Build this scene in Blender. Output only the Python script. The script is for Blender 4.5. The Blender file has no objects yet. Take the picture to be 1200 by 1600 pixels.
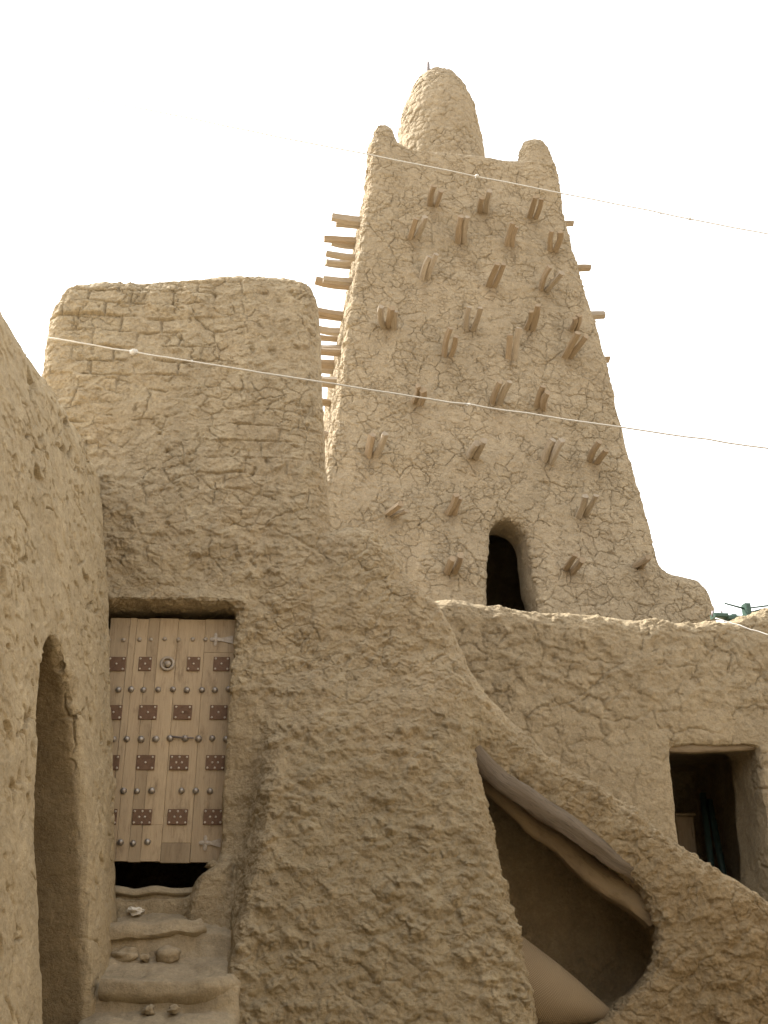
import bpy, math, random
import numpy as np
from concurrent.futures import ThreadPoolExecutor
from mathutils import Vector
random.seed(7)
R = math.radians
scene = bpy.context.scene
COL = scene.collection

# ------------------------------------------------------------------ camera
PITCH, FPX, EYE = R(22.0), 1600.0, np.array([0.0, 0.0, 1.6])
cam_d = bpy.data.cameras.new('camera')
cam_d.sensor_fit = 'VERTICAL'; cam_d.sensor_height = 36.0; cam_d.sensor_width = 27.0
cam_d.lens = 36.0 * FPX / 1600.0
cam_d.clip_start = 0.05; cam_d.clip_end = 2000.0
cam = bpy.data.objects.new('camera', cam_d); COL.objects.link(cam)
cam.location = EYE.tolist(); cam.rotation_euler = (R(90) + PITCH, 0, 0)
scene.camera = cam

# ------------------------------------------------------------------ sky, sun, exposure
SUN_EL, SUN_AZ = R(48), math.atan2(-0.86, 0.51)       # azimuth from +Y towards +X
w = bpy.data.worlds.new('World'); scene.world = w; w.use_nodes = True
nt = w.node_tree; nt.nodes.clear()
sky = nt.nodes.new('ShaderNodeTexSky'); sky.sky_type = 'NISHITA'; sky.sun_disc = False
sky.sun_elevation = SUN_EL; sky.sun_rotation = SUN_AZ
sky.air_density = 1.0; sky.dust_density = 3.0; sky.ozone_density = 1.0
hs = nt.nodes.new('ShaderNodeHueSaturation'); hs.inputs['Saturation'].default_value = 0.02
bg = nt.nodes.new('ShaderNodeBackground'); bg.inputs['Strength'].default_value = 0.15
out = nt.nodes.new('ShaderNodeOutputWorld')
nt.links.new(sky.outputs[0], hs.inputs['Color']); nt.links.new(hs.outputs[0], bg.inputs['Color'])
nt.links.new(bg.outputs[0], out.inputs['Surface'])
sd = bpy.data.lights.new('sun', 'SUN'); sd.energy = 3.0; sd.angle = R(2.0); sd.color = (1.0, 0.95, 0.87)
sun = bpy.data.objects.new('sun', sd); COL.objects.link(sun)
sdir = Vector((math.cos(SUN_EL) * math.sin(SUN_AZ), math.cos(SUN_EL) * math.cos(SUN_AZ), math.sin(SUN_EL)))
sun.rotation_euler = sdir.to_track_quat('Z', 'Y').to_euler()
sun.location = (-20, 15, 30)
vs = scene.view_settings
vs.view_transform = 'Standard'; vs.look = 'None'; vs.gamma = 1.0; vs.use_curve_mapping = False
vs.exposure = 2.0
scene.render.engine = 'CYCLES'
scene.cycles.max_bounces = 8; scene.cycles.diffuse_bounces = 5

# ------------------------------------------------------------------ pixel rays and frames
CP, SP = math.cos(PITCH), math.sin(PITCH)
def ray(px, py):
    x = px - 600.0; y = 800.0 - py
    return np.array([x, FPX * CP - y * SP, FPX * SP + y * CP])
def project(P):
    d = P - EYE
    zc = d[:, 1] * CP + d[:, 2] * SP
    zc = np.maximum(zc, 1e-3)
    return 600 + FPX * d[:, 0] / zc, 800 - FPX * (-d[:, 1] * SP + d[:, 2] * CP) / zc
class Frame:
    """a wall's own axes: u along the wall, v into it, z up"""
    def __init__(s, o, deg):
        a = R(deg); s.o = np.array(o, float)
        s.ex = np.array([math.cos(a), math.sin(a), 0]); s.ey = np.array([-math.sin(a), math.cos(a), 0])
    def hit(s, px, py, v=0.0, slope=0.0, z0=0.0):
        n = s.ey - np.array([0, 0, slope]); d = ray(px, py)
        p0 = s.o + s.ey * v + np.array([0, 0, z0])
        t = np.dot(p0 - EYE, n) / np.dot(d, n)
        return EYE + t * d
    def uz(s, px, py, v=0.0, **k):
        P = s.hit(px, py, v, **k); return np.array([np.dot(P - s.o, s.ex), P[2] - s.o[2]])
    def world(s, L):
        L = np.atleast_2d(L)
        return s.o + L[:, :1] * s.ex + L[:, 1:2] * s.ey + L[:, 2:3] * np.array([0, 0, 1.0])
    def pt(s, u, v, z): return s.world(np.array([[u, v, z]], float))[0]
FB = Frame((0, 7.0, 0), 4.0)       # building with the studded door and the stairs
FM = Frame((0, 9.6, 0), 7.0)       # wall with the window
FT = Frame((0.9, 13.0, 4.0), 9.5)  # minaret front
FL = Frame((0, 0, 0), 0.0)         # wall on the left

# ------------------------------------------------------------------ noise
rng = np.random.RandomState(3)
PERM = np.concatenate([rng.permutation(256)] * 3).astype(np.int32)
GR = rng.normal(size=(256, 3)).astype(np.float32); GR /= np.linalg.norm(GR, axis=1)[:, None]
RV = rng.rand(256, 4).astype(np.float32)
def hsh(i, j, k): return PERM[PERM[PERM[i & 255] + (j & 255)] + (k & 255)]
def perlin(p):
    p = p.astype(np.float32); i = np.floor(p).astype(np.int32); f = p - i
    u = f * f * f * (f * (f * 6 - 15) + 10)
    r = np.zeros(len(p), np.float32)
    for a in (0, 1):
        wx = u[:, 0] if a else 1 - u[:, 0]
        for b in (0, 1):
            wy = wx * (u[:, 1] if b else 1 - u[:, 1])
            for c in (0, 1):
                g = GR[hsh(i[:, 0] + a, i[:, 1] + b, i[:, 2] + c)]
                r += wy * (u[:, 2] if c else 1 - u[:, 2]) * (g[:, 0] * (f[:, 0] - a) + g[:, 1] * (f[:, 1] - b) + g[:, 2] * (f[:, 2] - c))
    return r * 1.4
def fbm(p, o=4, g=0.5):
    s = 0; a = 1.0
    for k in range(o):
        s = s + a * perlin(p + 17.3 * k); p = p * 2.03; a *= g
    return s
def warp(p, f, a, s=0):
    q = p * f + s
    return p + a * np.stack([perlin(q), perlin(q + 31.7), perlin(q + 77.1)], 1)
def voro(p):
    """F1, F2 and a random number per cell"""
    p = p.astype(np.float32); i = np.floor(p).astype(np.int32); f = p - i
    f1 = np.full(len(p), 9, np.float32); f2 = f1.copy(); rr = np.zeros(len(p), np.float32); dz = rr.copy()
    for a in (-1, 0, 1):
        for b in (-1, 0, 1):
            for c in (-1, 0, 1):
                q = RV[hsh(i[:, 0] + a, i[:, 1] + b, i[:, 2] + c)]
                d = (q[:, 0] + a - f[:, 0]) ** 2 + (q[:, 1] + b - f[:, 1]) ** 2 + (q[:, 2] + c - f[:, 2]) ** 2
                m = d < f1
                f2 = np.where(m, f1, np.minimum(f2, d)); rr = np.where(m, q[:, 3], rr); dz = np.where(m, q[:, 2] + c - f[:, 2], dz); f1 = np.where(m, d, f1)
    return np.sqrt(f1), np.sqrt(f2), rr, dz
def voro2(p):
    """the same over a wall's surface (s along, z up)"""
    p = p.astype(np.float32); i = np.floor(p).astype(np.int32); f = p - i
    f1 = np.full(len(p), 9, np.float32); f2 = f1.copy(); rr = np.zeros(len(p), np.float32); dz = rr.copy()
    for a in (-1, 0, 1):
        for c in (-1, 0, 1):
            q = RV[PERM[PERM[(i[:, 0] + a) & 255] + ((i[:, 1] + c) & 255)]]
            x = q[:, 0] + a - f[:, 0]; y = q[:, 1] + c - f[:, 1]; d = x * x + y * y
            m = d < f1
            f2 = np.where(m, f1, np.minimum(f2, d)); rr = np.where(m, q[:, 3], rr); dz = np.where(m, y, dz); f1 = np.where(m, d, f1)
    return np.sqrt(f1), np.sqrt(f2), rr, dz
def wall2(p, size, wob, jag, seed):
    """surface coordinates in cells of a given size, bent a little and jagged at the small scale"""
    f = 1.1 / size; g = 6.0 / size
    a = wob * perlin(p * f + seed) + jag * perlin(p * g + seed + 5)
    b = wob * perlin(p * f + seed + 40) + jag * perlin(p * g + seed + 45)
    return np.stack([(p[:, 0] + p[:, 1]) / size + a + seed, p[:, 2] / size + b + seed * 1.7], 1)
def sst(a, b, x):
    t = np.clip((x - a) / (b - a), 0, 1); return t * t * (3 - 2 * t)
def terrace(x, k=0.75):
    fl = np.floor(x); return fl + sst(k, 1.0, x - fl)
S3 = lambda x, y, z: np.array([x, y, z], np.float32)

# ------------------------------------------------------------------ signed distance tools
def smax(a, b, k):
    h = np.maximum(k - np.abs(a - b), 0) / k; return np.maximum(a, b) + h * h * k * 0.25
def smin(a, b, k): return -smax(-a, -b, k)
def poly_sd(pts, U, Z):
    pts = np.array(pts, np.float32); n = len(pts); U, Z = np.broadcast_arrays(U, Z)
    d = np.full(U.shape, 1e9, np.float32); ins = np.zeros(U.shape, bool)
    for i in range(n):
        a = pts[i]; b = pts[i - 1]; e = b - a
        wx = U - a[0]; wz = Z - a[1]
        t = np.clip((wx * e[0] + wz * e[1]) / max(float(e @ e), 1e-9), 0, 1)
        d = np.minimum(d, (wx - e[0] * t) ** 2 + (wz - e[1] * t) ** 2)
        c = (a[1] > Z) != (b[1] > Z)
        if abs(e[1]) > 1e-9: ins ^= c & (U < e[0] * (Z - a[1]) / e[1] + a[0])
    d = np.sqrt(d); return np.where(ins, -d, d)
def grid(lo, hi, h):
    ax = [np.arange(lo[i], hi[i] + h, h, dtype=np.float32) for i in range(3)]
    return ax, ax[0][:, None, None], ax[1][None, :, None], ax[2][None, None, :]
CO = np.array([(i, j, k) for i in (0, 1) for j in (0, 1) for k in (0, 1)])
ED = [(a, b) for a in range(8) for b in range(a + 1, 8) if np.abs(CO[a] - CO[b]).sum() == 1]
def surface(f, ax, h):
    """surface nets: vertices and quads of f = 0"""
    f = np.ascontiguousarray(f, np.float32); s = f < 0
    n = tuple(x - 1 for x in f.shape)
    cnt = np.zeros(n, np.uint8)
    for i, j, k in CO: cnt += s[i:i + n[0], j:j + n[1], k:k + n[2]]
    act = np.argwhere((cnt > 0) & (cnt < 8))
    vals = np.stack([f[act[:, 0] + i, act[:, 1] + j, act[:, 2] + k] for i, j, k in CO], 1)
    acc = np.zeros((len(act), 3), np.float32); num = np.zeros(len(act), np.float32)
    for a, b in ED:
        m = (vals[:, a] < 0) != (vals[:, b] < 0)
        t = np.where(m, vals[:, a] / np.where(m, vals[:, a] - vals[:, b], 1), 0)[:, None]
        acc += m[:, None] * (CO[a] + t * (CO[b] - CO[a])); num += m
    V = (act + acc / num[:, None]) * h + np.array([ax[0][0], ax[1][0], ax[2][0]], np.float32)
    ids = np.full(n, -1, np.int32); ids[tuple(act.T)] = np.arange(len(act))
    Q = []
    for d in range(3):
        o1, o2 = (d + 1) % 3, (d + 2) % 3
        sa = [slice(None)] * 3; sb = [slice(None)] * 3
        sa[d] = slice(0, -1); sb[d] = slice(1, None)
        c = np.argwhere(s[tuple(sa)] != s[tuple(sb)])
        c = c[(c[:, o1] > 0) & (c[:, o2] > 0) & (c[:, o1] < n[o1]) & (c[:, o2] < n[o2])]
        def at(x, y):
            e = c.copy(); e[:, o1] -= x; e[:, o2] -= y; return ids[tuple(e.T)]
        q = np.stack([at(1, 1), at(0, 1), at(0, 0), at(1, 0)], 1)
        fl = ~s[tuple(c.T)]; q[fl] = q[fl][:, ::-1]; Q.append(q)
    return V.astype(np.float64), np.concatenate(Q)
def vnormals(V, Q):
    n = np.cross(V[Q[:, 2]] - V[Q[:, 0]], V[Q[:, 3]] - V[Q[:, 1]])
    N = np.zeros_like(V)
    for k in range(4):
        for c in range(3): N[:, c] += np.bincount(Q[:, k], n[:, c], len(V))
    return N / np.maximum(np.linalg.norm(N, axis=1), 1e-12)[:, None]
def relax(V, Q, it=1, k=0.5):
    for _ in range(it):
        A = np.zeros_like(V); c = np.zeros(len(V))
        for a in range(4):
            for b in ((a + 1) % 4, (a + 3) % 4):
                for x in range(3): A[:, x] += np.bincount(Q[:, a], V[Q[:, b], x], len(V))
                c += np.bincount(Q[:, a], minlength=len(V))
        V = V * (1 - k) + k * A / np.maximum(c, 1)[:, None]
    return V
def split_quads(V, Q, W):
    """one level of subdivision where the detail weight W is above zero"""
    m = (W[Q] > 0).any(1); K = Q[~m]; Q = Q[m]
    E = np.sort(np.stack([Q, np.roll(Q, -1, 1)], 2).reshape(-1, 2), 1).astype(np.int64)
    key = E[:, 0] * len(V) + E[:, 1]
    uq, inv = np.unique(key, return_inverse=True); inv = inv.reshape(-1, 4)
    a, b = uq // len(V), uq % len(V)
    n0 = len(V); n1 = n0 + len(uq)
    fc = np.arange(len(Q)) + n1
    V2 = np.concatenate([V, (V[a] + V[b]) / 2, V[Q].mean(1)])
    W2 = np.concatenate([W, np.where((W[a] > 0) & (W[b] > 0), (W[a] + W[b]) / 2, 0), W[Q].mean(1)])
    # edges shared with an unsplit face keep weight 0, so the seam stays closed
    new = [np.stack([Q[:, k], n0 + inv[:, k], fc, n0 + inv[:, (k + 3) % 4]], 1) for k in range(4)]
    return V2, np.concatenate([K] + new), W2
def detail_weight(V, N, margin=100):
    px, py = project(V)
    d = EYE - V; d /= np.linalg.norm(d, axis=1)[:, None]
    wt = sst(-0.2, 0.05, (N * d).sum(1))
    for x, lo, hi in ((px, 0, 1200), (py, 0, 1600)):
        wt = wt * sst(lo - margin, lo - margin * 0.4, x) * (1 - sst(hi + margin * 0.4, hi + margin, x))
    wt[V[:, 1] < 0.5] = 0
    return wt

# ------------------------------------------------------------------ objects
def empty(name, loc, label, cat, group=None):
    o = bpy.data.objects.new(name, None); COL.objects.link(o); o.location = loc
    o.empty_display_size = 0.2
    tag(o, label, cat, group); return o
def tag(o, label, cat, group=None, kind=None):
    if label: o['label'] = label
    if cat: o['category'] = cat
    if group: o['group'] = group
    if kind: o['kind'] = kind
    return o
def wloc(o):
    p = np.zeros(3)
    while o is not None: p += np.array(o.location); o = o.parent
    return p
def link_mesh(name, V, F, mat, parent=None, loc=None, smooth=True, normals=None, fmat=None):
    """V in world space; F an (n,4) array or a list of index lists"""
    V = np.asarray(V, float)
    base = np.array(loc if loc is not None else (0, 0, 0), float)
    pw = wloc(parent) if parent is not None else np.zeros(3)
    me = bpy.data.meshes.new(name)
    L = V - pw - base
    if isinstance(F, np.ndarray):
        me.vertices.add(len(L)); me.vertices.foreach_set('co', L.astype(np.float32).ravel())
        nf, k = F.shape
        me.loops.add(nf * k); me.loops.foreach_set('vertex_index', F.astype(np.int32).ravel())
        me.polygons.add(nf); me.polygons.foreach_set('loop_start', np.arange(0, nf * k, k, dtype=np.int32))
        me.update(calc_edges=True)
    else:
        me.from_pydata(L.tolist(), [], [list(map(int, f)) for f in F])
    me.polygons.foreach_set('use_smooth', np.full(len(me.polygons), bool(smooth)))
    for m in (mat if isinstance(mat, (list, tuple)) else [mat]): me.materials.append(m)
    if fmat is not None: me.polygons.foreach_set('material_index', np.asarray(fmat, np.int32))
    me.validate()
    if normals is not None and len(normals) == len(me.vertices): me.normals_split_custom_set_from_vertices(normals.tolist())
    me.update()
    o = bpy.data.objects.new(name, me); COL.objects.link(o); o.location = base
    if parent is not None: o.parent = parent
    return o
class MB:
    """collects simple shapes into one mesh"""
    def __init__(s): s.v = []; s.f = []; s.m = []
    def add(s, V, F, m=0):
        n = len(s.v); s.v += [tuple(map(float, p)) for p in V]; s.f += [[i + n for i in f] for f in F]; s.m += [m] * len(F)
    def build(s, name, mat, parent=None, smooth=False, loc=None):
        return link_mesh(name, np.array(s.v), s.f, mat, parent, loc, smooth, fmat=s.m)
def box_vf(fr, u0, u1, v0, v1, z0, z1, bev=0.0):
    """box in a frame, front edges bevelled by bev"""
    if bev <= 0:
        P = [(u, v, z) for u in (u0, u1) for v in (v0, v1) for z in (z0, z1)]
        F = [(0, 1, 3, 2), (4, 6, 7, 5), (0, 4, 5, 1), (2, 3, 7, 6), (0, 2, 6, 4), (1, 5, 7, 3)]
        return fr.world(np.array(P)), F
    b = bev
    P = [(u0, v1, z0), (u1, v1, z0), (u1, v1, z1), (u0, v1, z1),
         (u0, v0 + b, z0), (u1, v0 + b, z0), (u1, v0 + b, z1), (u0, v0 + b, z1),
         (u0 + b, v0, z0 + b), (u1 - b, v0, z0 + b), (u1 - b, v0, z1 - b), (u0 + b, v0, z1 - b)]
    F = [(0, 3, 2, 1), (8, 9, 10, 11)]
    for a in (0, 4):
        for k in range(4):
            j = (k + 1) % 4; F.append((a + k, a + j, a + 4 + j, a + 4 + k))
    return fr.world(np.array(P)), F
def tube(path, rads, seg=10, rough=0.0, seed=0, squash=1.0, caps=True):
    """a tapered, possibly knobbly rod along a path"""
    path = np.array(path, float); n = len(path); rs = np.random.RandomState(seed)
    ph = rs.rand(4) * 6.28
    V = []; F = []
    ref = None
    for i in range(n):
        t = path[min(i + 1, n - 1)] - path[max(i - 1, 0)]; t /= np.linalg.norm(t)
        if ref is None: ref = np.cross(t, (0.1, 0.2, 1.0) if abs(t[2]) < 0.9 else (1, 0, 0))
        b = np.cross(t, ref); b /= np.linalg.norm(b); a = np.cross(b, t); ref = a
        for k in range(seg):
            th = 2 * math.pi * k / seg
            r = rads[i] * (1 + rough * (0.5 * math.sin(3 * th + ph[0]) + 0.35 * math.sin(5 * th + ph[1] + i * 0.15) + 0.5 * (rs.rand() - 0.5)))
            V.append(path[i] + a * math.cos(th) * r + b * math.sin(th) * r * squash)
    for i in range(n - 1):
        for k in range(seg):
            j = (k + 1) % seg
            F.append((i * seg + k, i * seg + j, (i + 1) * seg + j, (i + 1) * seg + k))
    if caps: F.append(tuple(range(seg - 1, -1, -1))); F.append(tuple((n - 1) * seg + k for k in range(seg)))
    return np.array(V), F
def rod(name, path, rads, mat, parent=None, seg=12, rough=0.1, seed=0, squash=1.0, loc=None):
    """a tube with its grain running along it (UV: girth, length)"""
    V, F = tube(path, rads, seg, rough, seed, squash)
    o = link_mesh(name, V, F, mat, parent, loc)
    path = np.array(path, float); s = np.concatenate([[0], np.cumsum(np.linalg.norm(np.diff(path, axis=0), axis=1))])
    g = 2 * math.pi * float(np.mean(rads)); off = (seed * 0.37) % 5
    uv = o.data.uv_layers.new(name='UVMap')
    for pg in o.data.polygons:
        vv = list(pg.vertices)
        if len(vv) != 4:
            for li, v in zip(pg.loop_indices, vv): uv.data[li].uv = (0.2 * math.cos(v), off)
            continue
        wrap = max(v % seg for v in vv) - min(v % seg for v in vv) > 2
        for li, v in zip(pg.loop_indices, vv):
            i, k = divmod(v, seg); k = seg if (wrap and k == 0) else k
            uv.data[li].uv = (k / seg * g + off, s[i] + off)
    o.data.set_sharp_from_angle(angle=R(48))
    return o
def lump(c, r, seed, sub=2, rough=0.35):
    """irregular stone or clod; r gives three half sizes"""
    import bmesh
    bm = bmesh.new(); bmesh.ops.create_icosphere(bm, subdivisions=sub, radius=1)
    V = np.array([v.co[:] for v in bm.verts]); F = [[v.index for v in f.verts] for f in bm.faces]; bm.free()
    q = V * 1.3 + seed * 7.7
    V = V * (1 + rough * perlin(q) + 0.5 * rough * perlin(q * 2.7) + 0.3 * rough * perlin(q * 6.5))[:, None]
    return V * np.array(r) + np.array(c), F

# ------------------------------------------------------------------ materials
def new_mat(name):
    m = bpy.data.materials.new(name); m.use_nodes = True; t = m.node_tree; t.nodes.clear()
    o = t.nodes.new('ShaderNodeOutputMaterial'); b = t.nodes.new('ShaderNodeBsdfPrincipled')
    t.links.new(b.outputs[0], o.inputs['Surface'])
    return m, t, b
class NT:
    def __init__(s, t): s.t = t
    def n(s, ty, **k):
        x = s.t.nodes.new(ty)
        for a, v in k.items(): setattr(x, a, v)
        return x
    def l(s, a, b): s.t.links.new(a, b)
    def noise(s, vec, scale, detail=4, rough=0.55):
        x = s.n('ShaderNodeTexNoise'); x.inputs['Scale'].default_value = scale
        x.inputs['Detail'].default_value = detail; x.inputs['Roughness'].default_value = rough
        if vec is not None: s.l(vec, x.inputs['Vector'])
        return x.outputs['Fac']
    def ramp(s, fac, stops):
        x = s.n('ShaderNodeValToRGB'); e = x.color_ramp.elements
        while len(e) < len(stops): e.new(0.5)
        for q, (p, c) in zip(e, stops):
            q.position = p; q.color = (c, c, c, 1) if not isinstance(c, tuple) else (*c, 1)
        s.l(fac, x.inputs[0]); return x.outputs[0]
    def mix(s, f, a, b, mode='MIX'):
        x = s.n('ShaderNodeMix', data_type='RGBA', blend_type=mode)
        for v, i in ((f, 0), (a, 6), (b, 7)):
            if isinstance(v, (int, float)): x.inputs[i].default_value = v
            elif isinstance(v, tuple): x.inputs[i].default_value = (*v, 1)
            else: s.l(v, x.inputs[i])
        return x.outputs[2]
    def map(s, vec, scale):
        x = s.n('ShaderNodeMapping'); x.inputs['Scale'].default_value = scale
        s.l(vec, x.inputs['Vector']); return x.outputs[0]
    def bump(s, h, strength, dist, norm=None):
        x = s.n('ShaderNodeBump'); x.inputs['Strength'].default_value = strength; x.inputs['Distance'].default_value = dist
        s.l(h, x.inputs['Height'])
        if norm is not None: s.l(norm, x.inputs['Normal'])
        return x.outputs[0]
def mud_mat(name, c1, c2, c3, straw=0.5, grain=1.0, tone_shade=False):
    m, t, b = new_mat(name); k = NT(t)
    pos = k.n('ShaderNodeNewGeometry').outputs['Position']
    f1 = k.ramp(k.noise(pos, 0.9, 5, 0.6), [(0.35, 0.0), (0.65, 1.0)])
    f2 = k.ramp(k.noise(pos, 5.5, 5, 0.65), [(0.38, 0.0), (0.66, 1.0)])
    col = k.mix(f1, c1, c2)
    col = k.mix(k.mix(0.6, (0.0, 0.0, 0.0), f2), col, c3)
    g = k.ramp(k.noise(pos, 55, 4, 0.7), [(0.25, 0.80), (0.75, 1.17)])
    col = k.mix(1.0, col, g, 'MULTIPLY')
    # chopped straw and pale grit in the plaster
    s1 = k.ramp(k.noise(k.map(pos, (26, 26, 90)), 1.0, 2, 0.5), [(0.70, 0.0), (0.76, 1.0)])
    s2 = k.ramp(k.noise(k.map(pos, (80, 60, 24)), 1.0, 2, 0.5), [(0.71, 0.0), (0.77, 1.0)])
    s = k.mix(1.0, s1, s2, 'ADD')
    col = k.mix(k.mix(straw, (0.0, 0.0, 0.0), s), col, (0.60, 0.48, 0.33))
    mo = k.ramp(k.noise(pos, 13, 5, 0.7), [(0.28, 0.84), (0.72, 1.14)])
    col = k.mix(1.0, col, mo, 'MULTIPLY')
    rn = k.ramp(k.noise(k.map(pos, (2.6, 2.6, 0.38)), 1.3, 5, 0.65), [(0.32, 0.90), (0.68, 1.08)])
    col = k.mix(1.0, col, rn, 'MULTIPLY')
    if tone_shade:      # per-vertex mud tone and stains, plus painted light falloff
        ca = k.n('ShaderNodeAttribute', attribute_name='tone_shade'); col = k.mix(1.0, col, ca.outputs['Color'], 'MULTIPLY')
    t.links.new(col, b.inputs['Base Color'])
    b.inputs['Roughness'].default_value = 0.95; b.inputs['Specular IOR Level'].default_value = 0.15
    # fine relief: grain, peeling flakes with stepped edges, hairline cracks
    wz = k.n('ShaderNodeTexNoise'); wz.inputs['Scale'].default_value = 9; wz.inputs['Detail'].default_value = 3; k.l(pos, wz.inputs['Vector'])
    wm = k.n('ShaderNodeVectorMath', operation='MULTIPLY_ADD'); k.l(wz.outputs['Color'], wm.inputs[0]); wm.inputs[1].default_value = (0.10, 0.10, 0.10); k.l(pos, wm.inputs[2])
    fl = k.ramp(k.noise(wm.outputs[0], 11, 5, 0.6), [(0.30, 0.0), (0.42, 0.12), (0.44, 0.36), (0.50, 0.42), (0.515, 0.64), (0.58, 0.70), (0.60, 0.92), (0.75, 1.0)])
    n1 = k.bump(k.noise(pos, 34, 6, 0.72), 0.7 * grain, 0.024)
    n1 = k.bump(fl, 0.75 * grain, 0.020, n1)
    n2 = k.bump(k.noise(pos, 120, 4, 0.75), 0.6 * grain, 0.010, n1)
    t.links.new(n2, b.inputs['Normal'])
    return m
M_TOWER = mud_mat('mud_of_minaret', (0.339, 0.270, 0.180), (0.303, 0.241, 0.158), (0.363, 0.296, 0.201), tone_shade=True)
M_BUILD = mud_mat('mud_of_building', (0.387, 0.310, 0.202), (0.351, 0.275, 0.175), (0.413, 0.339, 0.225), tone_shade=True)
M_LEFT = mud_mat('mud_of_left_wall', (0.382, 0.309, 0.199), (0.348, 0.278, 0.176), (0.408, 0.336, 0.225), 0.3, 0.7, tone_shade=True)
M_MID = mud_mat('mud_of_window_wall', (0.340, 0.271, 0.173), (0.311, 0.244, 0.154), (0.362, 0.290, 0.190))
M_DUST = mud_mat('trodden_dust', (0.315, 0.260, 0.176), (0.354, 0.290, 0.201), (0.287, 0.235, 0.162), 0.3, 0.5)
def wood_mat(name, c1, c2, c3, island=0.0, rough=0.8, scale=(14, 14, 1.2), strength=0.5, uv=False, dust=0.0):
    m, t, b = new_mat(name); k = NT(t)
    tc = k.n('ShaderNodeUVMap').outputs[0] if uv else k.n('ShaderNodeTexCoord').outputs['Object']
    gm = k.n('ShaderNodeNewGeometry')
    add = k.n('ShaderNodeVectorMath', operation='ADD'); k.l(tc, add.inputs[0])
    mul = k.n('ShaderNodeMath', operation='MULTIPLY'); k.l(gm.outputs['Random Per Island'], mul.inputs[0]); mul.inputs[1].default_value = 30
    k.l(mul.outputs[0], add.inputs[1])
    v = k.map(add.outputs[0], scale)
    g = k.noise(v, 1.6, 6, 0.6); f = k.noise(v, 6.0, 5, 0.7)
    col = k.mix(k.ramp(g, [(0.3, 0.0), (0.7, 1.0)]), c1, c2)
    col = k.mix(k.ramp(f, [(0.52, 0.0), (0.72, 0.75)]), col, c3)
    if island:
        r = k.ramp(gm.outputs['Random Per Island'], [(0.0, 1 - island), (1.0, 1 + island)])
        col = k.mix(1.0, col, r, 'MULTIPLY')
    if dust:
        gp = k.n('ShaderNodeNewGeometry').outputs['Position']
        col = k.mix(k.ramp(k.noise(k.map(gp, (2.2, 2.2, 1.3)), 1.6, 6, 0.7), [(0.42, 0.0), (0.70, dust)]), col, (0.40, 0.31, 0.21))
        col = k.mix(k.ramp(k.noise(k.map(gp, (9, 9, 3)), 1.2, 5, 0.7), [(0.56, 0.0), (0.75, dust)]), col, (0.13, 0.088, 0.056))
    t.links.new(col, b.inputs['Base Color']); b.inputs['Roughness'].default_value = rough
    b.inputs['Specular IOR Level'].default_value = 0.25
    t.links.new(k.bump(f, strength, 0.01), b.inputs['Normal'])
    return m
M_DOOR = wood_mat('door_planks', (0.415, 0.33, 0.226), (0.345, 0.27, 0.183), (0.25, 0.185, 0.122), 0.24, 0.8, dust=0.7)
M_BEAM = wood_mat('weathered_palm_wood', (0.34, 0.262, 0.175), (0.255, 0.195, 0.13), (0.16, 0.115, 0.075), 0.0, 0.85, (30, 2.5, 1), 0.9, True)
M_BEAM2 = wood_mat('grey_palm_wood', (0.38, 0.315, 0.235), (0.29, 0.24, 0.18), (0.13, 0.104, 0.08), 0.0, 0.85, (30, 2.5, 1), 0.9, True)
M_LOG = wood_mat('grey_log', (0.165, 0.132, 0.098), (0.118, 0.093, 0.068), (0.06, 0.047, 0.036), 0.0, 0.85, (16, 1.6, 1), 1.0, True)
M_DUSTLOG = wood_mat('dusty_log', (0.335, 0.26, 0.172), (0.285, 0.215, 0.14), (0.20, 0.148, 0.095), 0.0, 0.9, (9, 1.8, 1), 0.9, True)
M_MUDLOG = wood_mat('mud_smeared_log', (0.215, 0.16, 0.095), (0.165, 0.122, 0.075), (0.11, 0.082, 0.05), 0.0, 0.9, (7, 2.0, 1), 0.9, True)
def metal_mat(name, c1, c2, metallic, rough, scale=40):
    m, t, b = new_mat(name); k = NT(t)
    pos = k.n('ShaderNodeNewGeometry').outputs['Position']
    f = k.ramp(k.noise(pos, scale, 5, 0.65), [(0.35, 0.0), (0.65, 1.0)])
    t.links.new(k.mix(f, c1, c2), b.inputs['Base Color'])
    b.inputs['Metallic'].default_value = metallic; b.inputs['Roughness'].default_value = rough
    t.links.new(k.bump(k.noise(pos, scale * 3, 4), 0.25, 0.004), b.inputs['Normal'])
    return m
M_STUD = metal_mat('dull_steel_stud', (0.42, 0.40, 0.37), (0.26, 0.22, 0.19), 0.75, 0.45)
M_RUST = metal_mat('rusty_iron_plate', (0.125, 0.072, 0.045), (0.175, 0.105, 0.066), 0.1, 0.8, 60)
M_RIVET = metal_mat('bright_rivet', (0.62, 0.57, 0.50), (0.50, 0.44, 0.37), 0.3, 0.5)
M_TIN = metal_mat('pale_tin_ornament', (0.46, 0.41, 0.35), (0.34, 0.29, 0.24), 0.35, 0.6)
M_GREEN = metal_mat('green_paint', (0.022, 0.055, 0.038), (0.035, 0.075, 0.052), 0.1, 0.5)
M_DGREEN = metal_mat('dark_green_paint', (0.018, 0.036, 0.030), (0.026, 0.05, 0.04), 0.0, 0.5)
M_GREYPOT = metal_mat('grey_metal', (0.22, 0.19, 0.19), (0.17, 0.15, 0.15), 0.3, 0.6)
M_CORD = metal_mat('white_cord', (0.62, 0.59, 0.53), (0.52, 0.49, 0.44), 0.0, 0.9, 120)
M_PAPER = metal_mat('white_paper', (0.70, 0.66, 0.58), (0.6, 0.55, 0.47), 0.0, 0.8)
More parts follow.
